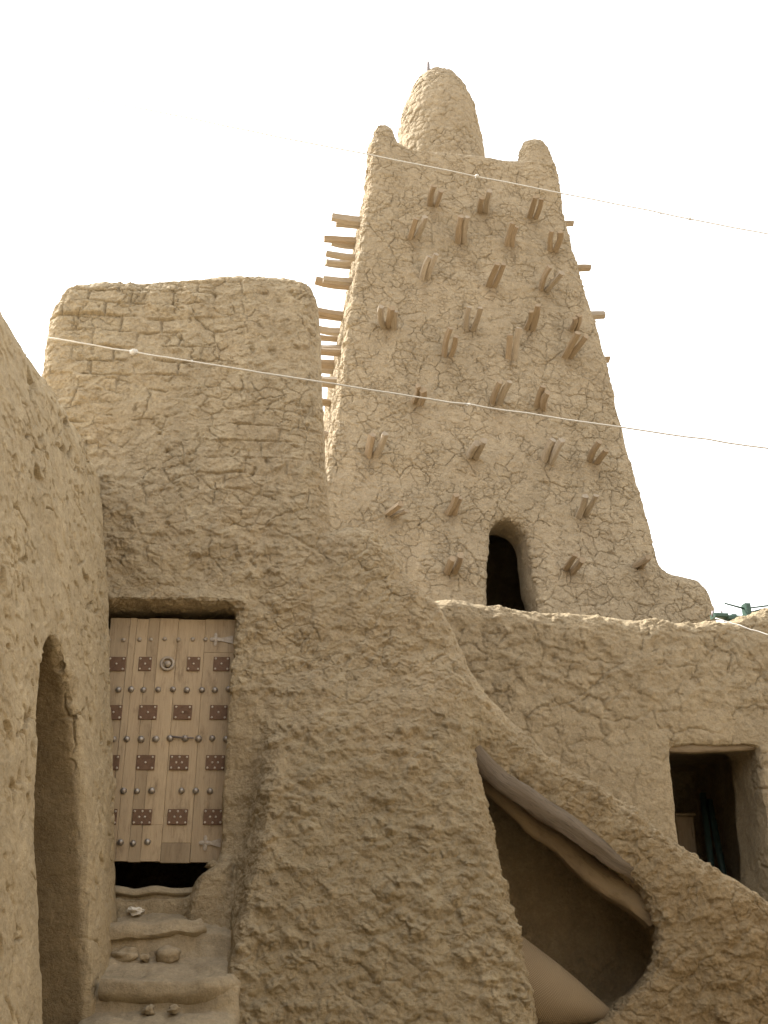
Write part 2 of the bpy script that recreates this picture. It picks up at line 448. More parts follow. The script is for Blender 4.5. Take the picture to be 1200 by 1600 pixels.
def mat_weave():
    m, t, b = new_mat('woven_straw_mat'); k = NT(t)
    uv = k.n('ShaderNodeUVMap').outputs[0]
    wv = k.n('ShaderNodeTexWave', wave_type='BANDS', bands_direction='X'); wv.inputs['Scale'].default_value = 30
    wv.inputs['Distortion'].default_value = 1.0; k.l(uv, wv.inputs['Vector'])
    w2 = k.n('ShaderNodeTexWave', wave_type='BANDS', bands_direction='Y'); w2.inputs['Scale'].default_value = 30
    k.l(uv, w2.inputs['Vector'])
    h = k.mix(1.0, wv.outputs['Color'], w2.outputs['Color'], 'MULTIPLY')
    pos = k.n('ShaderNodeNewGeometry').outputs['Position']
    col = k.mix(k.noise(pos, 5, 4), (0.29, 0.22, 0.138), (0.21, 0.155, 0.095))
    col = k.mix(k.ramp(h, [(0.0, 0.0), (0.6, 0.5)]), col, (0.42, 0.33, 0.21))
    t.links.new(col, b.inputs['Base Color']); b.inputs['Roughness'].default_value = 0.8
    t.links.new(k.bump(h, 0.7, 0.01), b.inputs['Normal'])
    return m
M_MAT = mat_weave()

# ------------------------------------------------------------------ shared plaster relief
def cracks(p, size, width, depth, mask, aspect=1.2, seed=0.0):
    """thin drying cracks; returns the groove and a random number per plate"""
    q = wall2(p, size, 0.30, 0.07, seed); q[:, 1] *= aspect
    a, b, r, _ = voro2(q)
    d = (b - a) * size * 0.5
    return -depth * np.exp(-(d / width) ** 2) * mask, r, d
def flakes(p, f, step, levels, seed=0.0, k=0.8):
    return step * terrace(fbm(p * f + seed, 3) * levels, k)
def scales(p, size, amp, tilt, seed=0.0, wob=0.35, gap=0.0, conv=0.6):
    """daubs of mud lapping over each other: random height, lower edge lifted"""
    q = wall2(p, size, wob, 0.07, seed); q[:, 1] *= 1.25
    a, b, r, dz = voro2(q)
    return amp * (r - 0.5) + tilt * size * np.clip(dz, -0.6, 0.6) + conv * amp * (1 - a * a) - gap * np.exp(-((b - a) * size * 0.5 / 0.010) ** 2)
def clods(p, size, amp, seed=0.0, few=0.35):
    """scattered lumps of mud, fuller on their lower side, running together with the wall"""
    q = wall2(p, size, 0.4, 0.10, seed); q[:, 1] *= 1.2
    a, b, r, dz = voro2(q)
    return amp * sst(few, few + 0.45, r) * sst(0.72, 0.18, a) * (1 + 1.3 * np.clip(dz, -0.5, 0.5))
def short(p, f, lo, hi, seed): return sst(lo, hi, perlin(p * f + seed) + 0.45 * perlin(p * f * 3.1 + seed))
def flakes(p, f, step, levels, seed=0.0, k=0.8):
    return step * terrace(fbm(p * f + seed, 3) * levels, k)

def where(m, P, fn):
    i = np.where(m > 0.004)[0]; r = np.zeros(len(P), np.float32)
    if len(i): r[i] = m[i] * fn(P[i])
    return r
def carve(fr, sd_fn, lo, hi, h, coarse_fn, fine_fn, levels, cull=None):
    """signed distance field -> quad mesh in world space with plaster relief"""
    ax, U, Vv, Z = grid(lo, hi, h)
    f = sd_fn(U, Vv, Z, ax)
    L, Q = surface(f, ax, h); del f
    L = relax(L, Q, 1, 0.5)
    V = fr.world(L); N = vnormals(V, Q)
    V = V + N * coarse_fn(V, L)[:, None]
    W = detail_weight(V, vnormals(V, Q))
    if cull is not None: W = W * cull(local(fr, V))
    for _ in range(levels): V, Q, W = split_quads(V, Q, W)
    N = vnormals(V, Q)
    idx = np.where(W > 0.004)[0]
    if len(idx):
        def job(i):
            P = V[i]; Lp = local(fr, P)
            return N[i] * (W[i] * fine_fn(P, Lp, N[i]))[:, None]
        parts = [idx[k:k + 30000] for k in range(0, len(idx), 30000)]
        with ThreadPoolExecutor(4) as ex:
            for i, d in zip(parts, ex.map(job, parts)): V[i] += d
    return V, Q
def local(fr, P): return np.stack([(P - fr.o) @ fr.ex, (P - fr.o) @ fr.ey, P[:, 2] - fr.o[2]], 1)
def lay(name, V, Q, mat, parent, label=None):
    """link the faces Q of a bigger mesh, shaded with the big mesh's normals"""
    return link_mesh(name, V, Q, mat, parent)
def lay_split(V, Q, sel, parent, tone_shade=None):
    """sel: list of (name, face mask, material); normals carried over the seams"""
    res = []
    for name, m, mat in sel:
        q = Q[m]; u, inv = np.unique(q, return_inverse=True)
        o = link_mesh(name, V[u], inv.reshape(q.shape), mat, parent); res.append(o)
        if tone_shade is not None:
            c = np.concatenate([tone_shade[u], np.ones((len(u), 1))], 1).astype(np.float32)
            o.data.attributes.new('tone_shade', 'FLOAT_COLOR', 'POINT').data.foreach_set('color', c.ravel())
    return res

# ------------------------------------------------------------------ ground
gs = 400.0
g = link_mesh('ground', np.array([(-gs, -gs, 0), (gs, -gs, 0), (gs, gs, 0), (-gs, gs, 0)]), np.array([[0, 1, 2, 3]]), M_DUST)
tag(g, 'bare trodden sandy ground of the courtyard', 'ground', kind='structure')

# ------------------------------------------------------------------ building with door and stairs
B = lambda L, v=0.0: [FB.uz(x, y, v) for x, y in L]
outl = B([(46, 1300), (48, 700), (53, 590), (57, 530), (65, 470), (92, 424), (150, 412), (210, 414), (300, 409), (400, 406),
          (460, 412), (488, 424), (498, 452), (501, 530), (507, 640), (512, 740), (515, 800), (520, 818), (540, 812), (560, 808), (592, 820), (618, 842),
          (633, 872), (652, 897), (676, 920), (698, 946), (719, 982), (736, 1026), (754, 1062), (782, 1094), (812, 1126),
          (852, 1168), (900, 1200), (950, 1226), (1000, 1262), (1050, 1310), (1110, 1352), (1160, 1380), (1215, 1422), (1300, 1500), (1420, 1600)])
outl = outl + [np.array([outl[-1][0] + 0.2, -0.5]), np.array([outl[0][0] - 0.05, -0.5])]
door_poly = B([(120, 949), (369, 949), (346, 1345), (344, 1352), (318, 1366), (302, 1384), (300, 1402), (110, 1402)], 0.1)
pier = B([(348, 1336), (326, 1350), (306, 1374), (294, 1430), (284, 1500), (286, 1620), (360, 1620), (365, 1340)], -0.1)
cav = B([(733, 1168), (800, 1222), (870, 1280), (940, 1338), (990, 1380), (1028, 1442), (1024, 1508), (1000, 1540), (960, 1592),
         (900, 1612), (835, 1612), (815, 1500), (775, 1330)], -0.05)
cav_back = B([(733, 1185), (800, 1250), (900, 1345), (985, 1425), (1015, 1470), (1012, 1510), (960, 1570), (830, 1570), (770, 1380)], 0.85)
bl = [(430, 1150, -0.12), (412, 1290, -0.3), (384, 1400, -0.42), (355, 1540, -0.55), (334, 1640, -0.62)]
brt = [(735, 1165, -0.12), (772, 1290, -0.28), (806, 1400, -0.40), (836, 1530, -0.52), (858, 1640, -0.6)]
bl = np.array([FB.uz(*q) for q in bl])[::-1]; brt = np.array([FB.uz(*q) for q in brt])[::-1]
def front_v(U, Z):
    """how far the face of the building stands out (v of the surface)"""
    uL = np.interp(Z, bl[:, 1], bl[:, 0]); uR = np.interp(Z, brt[:, 1], brt[:, 0])
    p = np.clip((3.5 - Z) * 0.27, 0, 0.75); p = p * sst(3.6, 3.0, Z)
    wL = sst(-0.15, 0.03, U - uL); wR = 1 - sst(-0.10, 0.08, U - uR)
    fade = sst(2.3, 3.15, Z)                        # the shoulders melt into the wall near the top
    wL = wL + (sst(-0.5, 0.3, U - uL) - wL) * fade; wR = wR + ((1 - sst(-0.3, 0.3, U - uR)) - wR) * fade
    v = -p * wL * wR
    v = v - 0.16 * sst(0.9, 2.3, U) * sst(3.2, 2.0, Z)   # foot of the stairs swells forward
    v = v + 0.035 * np.clip(Z - 3.6, 0, 9)
    return v
def build_sd(U, Vv, Z, ax):
    U2, Z2 = ax[0][:, None], ax[2][None, :]
    e = lambda a: a[:, None, :]
    P = poly_sd(outl, U2, Z2); fv = front_v(U2, Z2).astype(np.float32)
    back = (1.55 + 1.2 * (1 - sst(-0.5, -0.35, U2)) + 0 * Z2).astype(np.float32)
    f = smax(e(P), e(fv) - Vv, 0.22); f = smax(f, Vv - e(back), 0.2)
    # little mud pier beside the threshold
    f = smin(f, smax(smax(e(poly_sd(pier, U2, Z2)), -0.17 - Vv, 0.1), Vv - 0.5, 0.1), 0.05)
    # rounded lip over the door
    a, b = FB.uz(150, 941, 0), FB.uz(373, 939, 0)
    t = np.clip((U - a[0]) / (b[0] - a[0]), 0, 1)
    lip = np.sqrt((U - (a[0] + t * (b[0] - a[0]))) ** 2 + ((Z - (a[1] + t * (b[1] - a[1]))) * 1.15) ** 2 + (Vv - 0.03) ** 2) - 0.075
    f = smin(f, lip, 0.06)
    f = smax(f, -np.maximum(e(poly_sd(door_poly, U2, Z2)), Vv - 2.3), 0.03)
    # hollow under the stairs, its roof slanting down with the flight
    t = np.clip((Vv + 0.05) / 0.88, 0, 1)
    c1 = poly_sd(cav, U2, Z2); c2 = poly_sd(cav_back, U2, Z2)
    c = e(c1) * (1 - t) + e(c2) * t
    f = smax(f, -np.maximum(c, Vv - 0.88), 0.035)
    return f
def build_coarse(V, L):
    return 0.025 * fbm(V * 0.9 + 3, 3) + 0.010 * perlin(V * 4.0 + 9)
def build_fine(P, L, N):
    u, z = L[:, 0], L[:, 2]
    uL = np.interp(z, bl[:, 1], bl[:, 0]); uR = np.interp(z, brt[:, 1], brt[:, 0])
    but = sst(-0.1, 0.1, u - uL) * (1 - sst(-0.1, 0.15, u - uR)) * (1 - sst(2.75, 3.15, z + 0.25 * perlin(P * 2)))
    top = sst(3.75, 4.5, z + 0.35 * perlin(P * 1.4 + 5)) * (1 - sst(-0.5, -0.3, u))
    near_door = (1 - sst(-1.0, -0.75, u - 0.06 * (z - 2))) * (1 - sst(2.9, 3.2, z))
    rest = np.clip(1 - but - top, 0, 1)
    h = 0.010 * fbm(P * 7, 3) + 0.006 * fbm(P * 24 + 4, 2)
    # daubs of mud thrown on the buttress, ragged and lapping
    m1 = sst(-0.25, 0.15, perlin(P * 2.2 + 40)); low = 1 - sst(1.3, 2.0, z + 0.3 * perlin(P * 1.7))
    m2 = sst(0.0, 0.35, perlin(P * 1.5 + 90)) * (0.35 + 0.65 * low)
    h += where(but * (0.45 + 0.55 * m1), P, lambda q: clods(q, 0.13, 0.022, 3.0, 0.3))
    h += where(but * (0.55 + 0.45 * m1), P, lambda q: clods(q, 0.085, 0.020, 13.0, 0.35) + clods(q, 0.05, 0.011, 43.0, 0.35))
    h += where(but * m2 * 0.7, P, lambda q: scales(q, 0.19, 0.020, 0.04, 23.0, 0.3, 0.016, 0.8))
    h += but * flakes(P * S3(1, 1, 1.3), 8.0, 0.006, 2.2, 91)
    # mud bricks showing through near the top
    qq = warp(P, 3.0, 0.035, 5); row = (qq[:, 2] + 0.02 * perlin(P * 1.5)) / 0.135
    ri = np.floor(row); rf = row - ri
    br = (FB.o * 0 + qq)[:, 0] / 0.33 + 0.5 * (ri % 2) + 0.37 * np.sin(ri * 12.9)
    bi = np.floor(br); bf = br - bi
    dz = np.minimum(rf, 1 - rf) * 0.135; du = np.minimum(bf, 1 - bf) * 0.33
    rb = RV[hsh(bi.astype(np.int32), ri.astype(np.int32), np.full(len(bi), 5, np.int32))][:, 0]
    ex = sst(-0.25, 0.15, perlin(P * 1.1 + 60) + 0.2 * perlin(P * 5) + 0.35 * (rb - 0.5))
    joint = np.exp(-(np.minimum(dz, du) / 0.009) ** 2) * short(P, 3.0, -0.35, 0.0, 81)
    h += top * ex * (-0.026 * joint + 0.030 * (rb - 0.5))
    # peeling plaster coats
    h += (0.35 * top + 1.0 * rest) * flakes(P * S3(1, 1, 1.25), 4.2, 0.007, 2.6, 11) * (1 - 0.75 * near_door)
    h += (0.8 * top + 0.9 * rest + 0.4 * but) * flakes(P * S3(1, 1, 1.3), 9.0, 0.007, 2.0, 51) * (1 - 0.8 * near_door)
    body = (0.75 * top + rest) * (1 - 0.85 * near_door)
    h += where(body * sst(-0.3, 0.2, perlin(P * 1.8 + 5)), P, lambda q: scales(q, 0.11, 0.008, 0.055, 31.0))
    h += where(body * (0.3 + 0.7 * sst(-0.2, 0.3, perlin(P * 2.3 + 25))), P, lambda q: clods(q, 0.12, 0.020, 41.0, 0.35) + clods(q, 0.055, 0.011, 47.0, 0.35))
    c, r3, _ = cracks(P, 0.30, 0.006, 0.018, short(P, 2.2, 0.10, 0.28, 14) * (top + 0.7 * rest) * (1 - 0.8 * near_door), 1.3, 7)
    h += c
    c, _, _ = cracks(P, 0.14, 0.005, 0.014, short(P, 3.5, 0.08, 0.26, 33) * (top + 0.8 * rest) * (1 - 0.8 * near_door), 1.4, 17)
    h += c
    # pits and scabs
    pit = sst(0.42, 0.62, perlin(P * 13 + 71)) * sst(-0.1, 0.3, perlin(P * 1.9 + 8))
    h -= 0.022 * pit * (1 - near_door)
    return h * (1 - 0.65 * sst(0.10, 0.30, L[:, 1]))
bd = empty('mud_building', FB.pt(-1.2, 1.2, 0), 'mud brick building with a studded wooden door, sloping buttress and descending stairs', 'building')
V, Q = carve(FB, build_sd, (-3.4, -1.0, -0.12), (4.9, 3.0, 6.9), 0.048, build_coarse, build_fine, 3, lambda L: 1 - sst(1.2, 1.3, L[:, 1]))
ctr = local(FB, V[Q].mean(1))
diag = np.array(B([(515, 822), (728, 1058), (735, 1168), (836, 1530), (858, 1700)], -0.2))[::-1]
bound = np.interp(ctr[:, 2], diag[:, 1], diag[:, 0])
stair_m = (ctr[:, 0] > bound) & (ctr[:, 2] < 4.4)
butt_m = (~stair_m) & (ctr[:, 0] > np.interp(ctr[:, 2], bl[:, 1], bl[:, 0]) + 0.02) & (ctr[:, 2] < 3.0) & (ctr[:, 1] < 0.6)
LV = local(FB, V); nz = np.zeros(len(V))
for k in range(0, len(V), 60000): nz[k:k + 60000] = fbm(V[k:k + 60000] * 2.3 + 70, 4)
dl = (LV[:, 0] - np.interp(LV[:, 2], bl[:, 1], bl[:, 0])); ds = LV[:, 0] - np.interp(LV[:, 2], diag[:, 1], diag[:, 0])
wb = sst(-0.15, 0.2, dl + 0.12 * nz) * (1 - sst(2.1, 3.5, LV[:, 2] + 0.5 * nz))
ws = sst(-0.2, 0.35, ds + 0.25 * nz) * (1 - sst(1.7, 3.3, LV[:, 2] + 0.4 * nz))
tone_shade = np.ones((len(V), 3))
tone_shade = tone_shade + wb[:, None] * (np.array([0.85, 0.86, 0.85]) - tone_shade)  # greyer buttress mud, darkened downwards to paint in the light falloff
tone_shade = tone_shade + ws[:, None] * (np.array([0.74, 0.71, 0.66]) - tone_shade)  # browner mud at the stair foot, with shade painted into the colour
lay_split(V, Q, [('wall', ~stair_m & ~butt_m, M_BUILD), ('staircase', stair_m, M_BUILD), ('buttress', butt_m, M_BUILD)], bd, tone_shade)

# logs carrying the flight, over the hollow
def bent(fr, pix, wob, seed, n=14):
    """a path through pixels (px, py, v) on a wall frame, resampled with a slight wander"""
    K = np.array([fr.hit(x, y, v) for x, y, v in pix]); s = np.linspace(0, len(K) - 1, n)
    P = np.stack([np.interp(s, np.arange(len(K)), K[:, c]) for c in range(3)], 1)
    rs = np.random.RandomState(seed); wv = rs.normal(size=(n, 3)) * wob
    for _ in range(2): wv[1:-1] = (wv[:-2] + wv[1:-1] + wv[2:]) / 3
    return P + wv
_p = (bent(FB, [(728, 1166, 0.02), (790, 1222, -0.03), (850, 1268, -0.03), (930, 1322, -0.04), (1000, 1372, 0.0)], 0.02, 5, 26),
            np.interp(np.linspace(0, 1, 26), [0, 0.15, 0.5, 0.8, 1], [0.055, 0.064, 0.068, 0.058, 0.035]))
rod('log', *_p, M_LOG, bd, 18, 0.2, 3)['label'] = 'bent grey log along the edge of the stair underside'
_p = (bent(FB, [(735, 1208, 0.22), (800, 1260, 0.2), (870, 1316, 0.2), (950, 1378, 0.18), (1022, 1432, 0.14)], 0.015, 9, 26),
            np.interp(np.linspace(0, 1, 26), [0, 0.5, 1], [0.06, 0.075, 0.10]))
rod('log', *_p, M_MUDLOG, bd, 18, 0.2, 8)['label'] = 'mud smeared log behind the grey one under the stairs'

# ------------------------------------------------------------------ studded door
DV = 0.16
D = lambda cx, cy, v=DV: FB.uz(140 + 0.3125 * cx, 900 + 0.3125 * cy, v)     # from a close-up of the door
ztop, zbot = D(400, 214)[1], D(300, 1430)[1]
u_edges = [D(x, 1430)[0] for x in (-20, 88, 125, 190, 250, 352, 500, 668)]
pl = MB()
rs = np.random.RandomState(4)
zs_split = {5: [D(430, 1335)[1]], 6: [D(640, 383)[1]], 4: [D(300, 1245)[1]]}
for i in range(7):
    a, b_ = u_edges[i] + 0.0007, u_edges[i + 1] - 0.0007
    cuts = [zbot + rs.uniform(-.006, .004)] + zs_split.get(i, []) + [ztop + rs.uniform(-.004, .004)]
    for z0, z1 in zip(cuts[:-1], cuts[1:]):
        pl.add(*box_vf(FB, a, b_, DV + rs.uniform(-.003, .003), DV + 0.05, z0 + 0.0007, z1 - 0.0007, 0.0022))
door = pl.build('door', M_DOOR, bd)
def stud(u, z, r, mat=M_STUD):
    prof = [(1.0, 0.0), (0.95, 0.28), (0.75, 0.6), (0.42, 0.84), (0.0, 0.92)]
    V = []; F = []; n = 12
    for pr, ph in prof[:-1]:
        for k in range(n):
            t = 2 * math.pi * k / n; V.append((u + pr * r * math.cos(t), DV - 0.002 - ph * r, z + pr * r * math.sin(t)))
    V.append((u, DV - 0.002 - 0.92 * r, z))
    for i in range(3):
        for k in range(n): F.append((i * n + k, i * n + (k + 1) % n, (i + 1) * n + (k + 1) % n, (i + 1) * n + k))
    for k in range(n): F.append((3 * n + k, 3 * n + (k + 1) % n, 4 * n))
    link_mesh('stud', FB.world(np.array(V)), F, mat, door)
for y, xs, r in ((318, (28, 95, 170, 250, 308, 376, 445, 517, 580), 0.014), (567, (20, 85, 145, 208, 270, 343, 417, 487, 562, 627, 695), 0.020),
                 (815, (50, 120, 187, 258, 332, 402, 478, 545, 613, 683), 0.021), (1075, (30, 100, 170, 237, 311, 460, 531, 602), 0.020),
                 (1333, (90, 155, 218, 290), 0.019)):
    for x in xs: stud(*D(x, y + rs.uniform(-4, 4)), r * 1.12 * rs.uniform(0.9, 1.08), M_TIN if y == 318 else M_STUD)
for y, row in ((440, ((55, 60, 0), (135, 90, 0), (278, 65, 0), (520, 65, 0), (660, 82, 0))), (682, ((20, 60, 0), (120, 84, 0), (292, 90, 0), (466, 90, 0), (645, 86, 0))),
               (933, ((112, 72, 0), (280, 90, 0), (448, 92, 0), (628, 92, 0))), (1205, ((105, 60, 0), (263, 92, 0), (440, 96, 0), (617, 92, 0)))):
    for x, wd, _ in row:
        if (y, x) in ((440, 55), (682, 20)): continue
        u, z = D(x, y); hw = wd * 0.3125 / FPX * 7.15 / 2 * 0.98; hh = 0.050
        m = MB(); m.add(*box_vf(FB, u - hw, u + hw, DV - 0.008, DV - 0.001, z - hh, z + hh, 0.002))
        pts = [(-.8, .72), (0, .72), (.8, .72), (-.3, 0), (.3, 0), (-.8, -.72), (0, -.72), (.8, -.72)] if hw > 0.062 else [(-.75, .72), (.75, .72), (0, 0), (-.75, -.72), (.75, -.72)]
        for a, b_ in pts:
            V, F = lump((0, 0, 0), (0.0085, 0.007, 0.0085), 1, 1, 0.0)
            V = FB.world(np.array([(u + a * hw + p[0], DV - 0.008 + p[1], z + b_ * hh + p[2]) for p in V])); m.add(V, F, 1)
        m.build('plate', [M_RUST, M_RIVET], door)
# pull ring on its round boss
u, z = D(390, 440); m = MB()
circ = lambda r, v, zz=0: [FB.pt(u + r * math.cos(t), v, z + zz + r * math.sin(t)) for t in np.linspace(0, 2 * math.pi, 25)]
m.add(*tube(circ(0.042, DV - 0.012), [0.010] * 25, 8, 0, 1, caps=False))
m.add(*tube([FB.pt(u + .004, DV - 0.002, z - .004), FB.pt(u + .004, DV - 0.03, z - .004), FB.pt(u + .004, DV - 0.04, z - .004)], [0.024, 0.022, 0.012], 12))
m.build('pull_ring', M_TIN, door, True)
def ornament(cx, cy, sc, tail):
    """cut tin flower with a flared tail, laid flat on the planks"""
    u, z = D(cx, cy); m = MB()
    n = 40; th = np.linspace(0, 2 * math.pi, n, endpoint=False)
    r = sc * (0.72 + 0.28 * np.cos(4 * th))
    for v0, v1 in ((DV - 0.007, DV - 0.001),):
        P = [(u + r[k] * math.cos(th[k]) * 0.85, v0, z + r[k] * math.sin(th[k])) for k in range(n)] + \
            [(u + r[k] * math.cos(th[k]) * 0.85, v1, z + r[k] * math.sin(th[k])) for k in range(n)] + [(u, v0 - 0.006, z)]
        F = [(k, (k + 1) % n, 2 * n) for k in range(n)] + [(n + k, n + (k + 1) % n, (k + 1) % n, k) for k in range(n)]
        m.add(FB.world(np.array(P)), F)
    u1 = D(tail, cy)[0]
    P = [(u + .5 * sc, DV - .0065, z - .008), (u1, DV - .0065, z - .028), (u1, DV - .0065, z + .030), (u + .5 * sc, DV - .0065, z + .008)]
    P += [(a, DV - .001, c) for a, b_, c in P]
    m.add(FB.world(np.array(P)), [(0, 1, 2, 3), (0, 4, 5, 1), (1, 5, 6, 2), (2, 6, 7, 3), (3, 7, 4, 0)])
    m.build('ornament', M_TIN, door)
ornament(630, 318, 0.048, 716); ornament(578, 1335, 0.05, 655)
# forged latch bar between two studs
a, b_ = D(405, 805), D(520, 812)
V, F = tube([FB.pt(a[0], DV - .012, a[1]), FB.pt(b_[0], DV - .012, b_[1])], [0.007, 0.005], 8); link_mesh('latch', V, F, M_GREYPOT, door)
V, F = box_vf(FB, D(512, 0)[0], D(548, 0)[0], DV - .008, DV - .001, D(0, 685)[1], D(0, 668)[1], .002); link_mesh('latch', V, F, M_RUST, door, smooth=False)

# ------------------------------------------------------------------ steps below the door
def steps_h(U, Vv):
    """height of the trodden steps"""
    h = np.full(np.broadcast(U, Vv).shape, 0.5, np.float32)
    for v0, v1, a, b_ in ((-2.2, -0.98, 0.35, 1.02), (-0.98, -0.66, 1.08, 1.17), (-0.66, -0.30, 1.30, 1.43), (-0.30, 0.06, 1.57, 1.68), (0.06, 0.9, 1.80, 1.82)):
        t = np.clip((Vv - v0) / (v1 - v0), 0, 1)
        h = np.where(Vv > v0, a + (b_ - a) * t, h)
    return h
def steps_sd(U, Vv, Z, ax):
    h = steps_h(U, Vv)
    f = (Z - h) * 0.7
    f = smax(f, Vv - 0.9, 0.05); f = smax(f, -2.2 - Vv, 0.1); f = smax(f, U + 0.84, 0.1); f = smax(f, -1.74 - U, 0.1)
    return f + 0 * Z
def steps_fine(P, L, N): return 0.012 * fbm(P * 5, 3) + 0.006 * fbm(P * 19, 3) + 0.012 * flakes(P, 3, 1, 1.2, 5)
st = empty('doorsteps', FB.pt(-1.5, -0.6, 0), 'worn dusty mud steps with log nosings climbing to the studded door', 'steps')
V, Q = carve(FB, steps_sd, (-2.7, -2.4, -0.1), (-0.5, 1.1, 2.1), 0.03, lambda V, L: 0.022 * fbm(V * 2.5, 3), steps_fine, 1)
lay('steps', V, Q, M_DUST, st)
def step_log(pix, r0, r1, seed, mat):
    return rod('log', bent(FB, pix, 0.012, seed, 24), np.linspace(r0, r1, 24), mat, st, 20, 0.20, seed, 0.85)
step_log([(154, 1545, -0.66), (260, 1549, -0.66), (350, 1545, -0.62), (380, 1544, -0.45)], 0.070, 0.076, 3, M_DUST)
step_log([(130, 1462, -0.30), (220, 1456, -0.29), (316, 1450, -0.26)], 0.064, 0.060, 6, M_DUST)
step_log([(120, 1392, 0.04), (230, 1392, 0.04), (330, 1390, 0.06)], 0.030, 0.032, 9, M_DUST)
# loose rubble on the steps
for x, y, v, r, sd_, lb in ((196, 1494, -0.345, (.075, .05, .045), 1, 'flat clod wedged under the middle step log, beside the left wall'),
                            (227, 1496, -0.37, (.028, .025, .022), 2, 'small round clod in the gap under the middle step log'),
                            (262, 1492, -0.36, (.075, .05, .05), 4, 'squarish broken mud brick wedged under the right half of the middle step log'),
                            (232, 1578, -0.74, (.036, .03, .026), 6, 'fist sized clod lying under the lowest step log'),
                            (272, 1577, -0.75, (.03, .03, .02), 7, 'low clod just right of the clod under the lowest step log'),
                            (333, 1352, -0.06, (.05, .04, .024), 9, 'elongated stone lying on top of the mud pier at the foot of the door')):
    P = FB.hit(x, y, v); V, F = lump(P, r, sd_, 3, 0.6 if sd_ != 4 else 0.3)
    tag(link_mesh('mud_clod' if sd_ != 9 else 'stone', V, F, M_DUST if sd_ != 9 else M_MID, loc=P - np.array([0, 0, r[2]])), lb, 'clod' if sd_ != 9 else 'stone')
P = FB.hit(212, 1424, -0.02); V, F = lump(P, (.045, .03, .022), 13, 3, 0.9)
tag(link_mesh('paper_scrap', V, F, M_PAPER, loc=P - np.array([0, 0, .02]), smooth=False), 'crumpled whitish scrap of paper in the dark corner of the upper step', 'litter')

# ------------------------------------------------------------------ wall on the left
def left_face(Z): return -1.61 - 0.135 * (Z - 1.5) - 0.02 * np.clip(Z - 3.6, 0, 9) ** 2
def left_sd(U, Vv, Z, ax):
    f = (U - left_face(Z)) * 0.99
    top = 4.80 - 0.0 * (Vv - 4.5) - 0.08 * sst(6.2, 6.7, Vv)
    f = smax(f, Z - top, 0.2); f = smax(f, Vv - 6.86, 0.12); f = smax(f, -4.2 - U, 0.2); f = smax(f, -1.5 - Vv, 0.2)
    V2, Z2 = ax[1][:, None], ax[2][None, :]
    n = [(5.42, -1), (6.16, -1), (6.16, 2.0), (6.12, 2.35), (6.02, 2.66), (5.88, 2.88), (5.72, 3.04), (5.55, 3.08), (5.42, 3.04), (5.32, 2.90), (5.24, 2.6), (5.20, 2.0), (5.32, 1.2)]
    c = poly_sd(n, V2, Z2)[None]
    f = smax(f, -np.maximum(c, -(U + 2.65)), 0.05)
    return f
def left_fine(P, L, N):
    h = 0.006 * fbm(P * 8, 3) + 0.003 * fbm(P * 26 + 4, 2)
    m = sst(2.0, 3.2, L[:, 2] + 0.6 * perlin(P * 1.5))
    h += (0.35 + 0.65 * m) * flakes(P, 3.6, 0.009, 2.4, 31, 0.85)
    pit = sst(0.28, 0.37, perlin(P * S3(9, 9, 7) + 71)) * sst(-0.05, 0.3, perlin(P * 2.1 + 8))
    h -= 0.065 * pit * (0.4 + 0.6 * m)
    pit = sst(0.34, 0.44, perlin(P * S3(17, 17, 14) + 22)) * sst(-0.1, 0.25, perlin(P * 2.4 + 18))
    h -= 0.036 * pit * (0.35 + 0.65 * m)
    h += where(m * sst(-0.1, 0.3, perlin(P * 1.9 + 55)) + 0 * P[:, 0], P, lambda q: scales(q, 0.12, 0.010, 0.04, 9.0))
    c, r, _ = cracks(P, 0.30, 0.007, 0.03, short(P, 2.5, 0.1, 0.3, 3), 1.0, 3)
    edge = 1 - 0.8 * (1 - sst(0.05, 0.18, np.abs(L[:, 1] - 6.15))) * (1 - sst(2.4, 2.8, L[:, 2]))
    return (h + c) * edge * (1 - 0.9 * sst(0.03, 0.12, left_face(L[:, 2]) - L[:, 0]))
V, Q = carve(FL, left_sd, (-4.4, -1.7, -0.1), (-1.2, 7.2, 5.3), 0.045, lambda V, L: 0.018 * fbm(V * 0.9 + 30, 3) + 0.008 * perlin(V * 3.5), left_fine, 3)
o = link_mesh('mud_wall', V, Q, M_LEFT, loc=(-2.6, 3.0, 0))
cw = sst(0.05, 0.10, left_face(V[:, 2]) - V[:, 0]) * (np.abs(V[:, 1] - 5.75) < 0.72) * (V[:, 2] < 3.3)   # darker brown inside the niche
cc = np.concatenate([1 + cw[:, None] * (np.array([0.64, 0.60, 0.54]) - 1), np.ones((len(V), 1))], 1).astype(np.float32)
o.data.attributes.new('tone_shade', 'FLOAT_COLOR', 'POINT').data.foreach_set('color', cc.ravel())
tag(o, 'smooth leaning mud wall at the left edge with a tall narrow arched niche', 'wall')

# unseen walls behind and right of the viewer, added to shade the lower walls
ax, U, Vv, Z = grid((-4.8, -4.8, -0.1), (6.8, 6.3, 6.8), 0.1)
f = smin(smax(np.abs(U - 1.0) - 5.4, np.abs(Vv + 3.9) - 0.6, 0.2), smax(np.abs(U - 5.5) - 0.9, np.abs(Vv - 0.9) - 5.0, 0.2), 0.2)
f = smax(f, Z - 6.2, 0.25)
L, Q = surface(f + 0 * U, ax, 0.1)
link_mesh('shade_wall', L + 0.03 * fbm(L * 1.2, 3)[:, None], Q, M_MID, o)

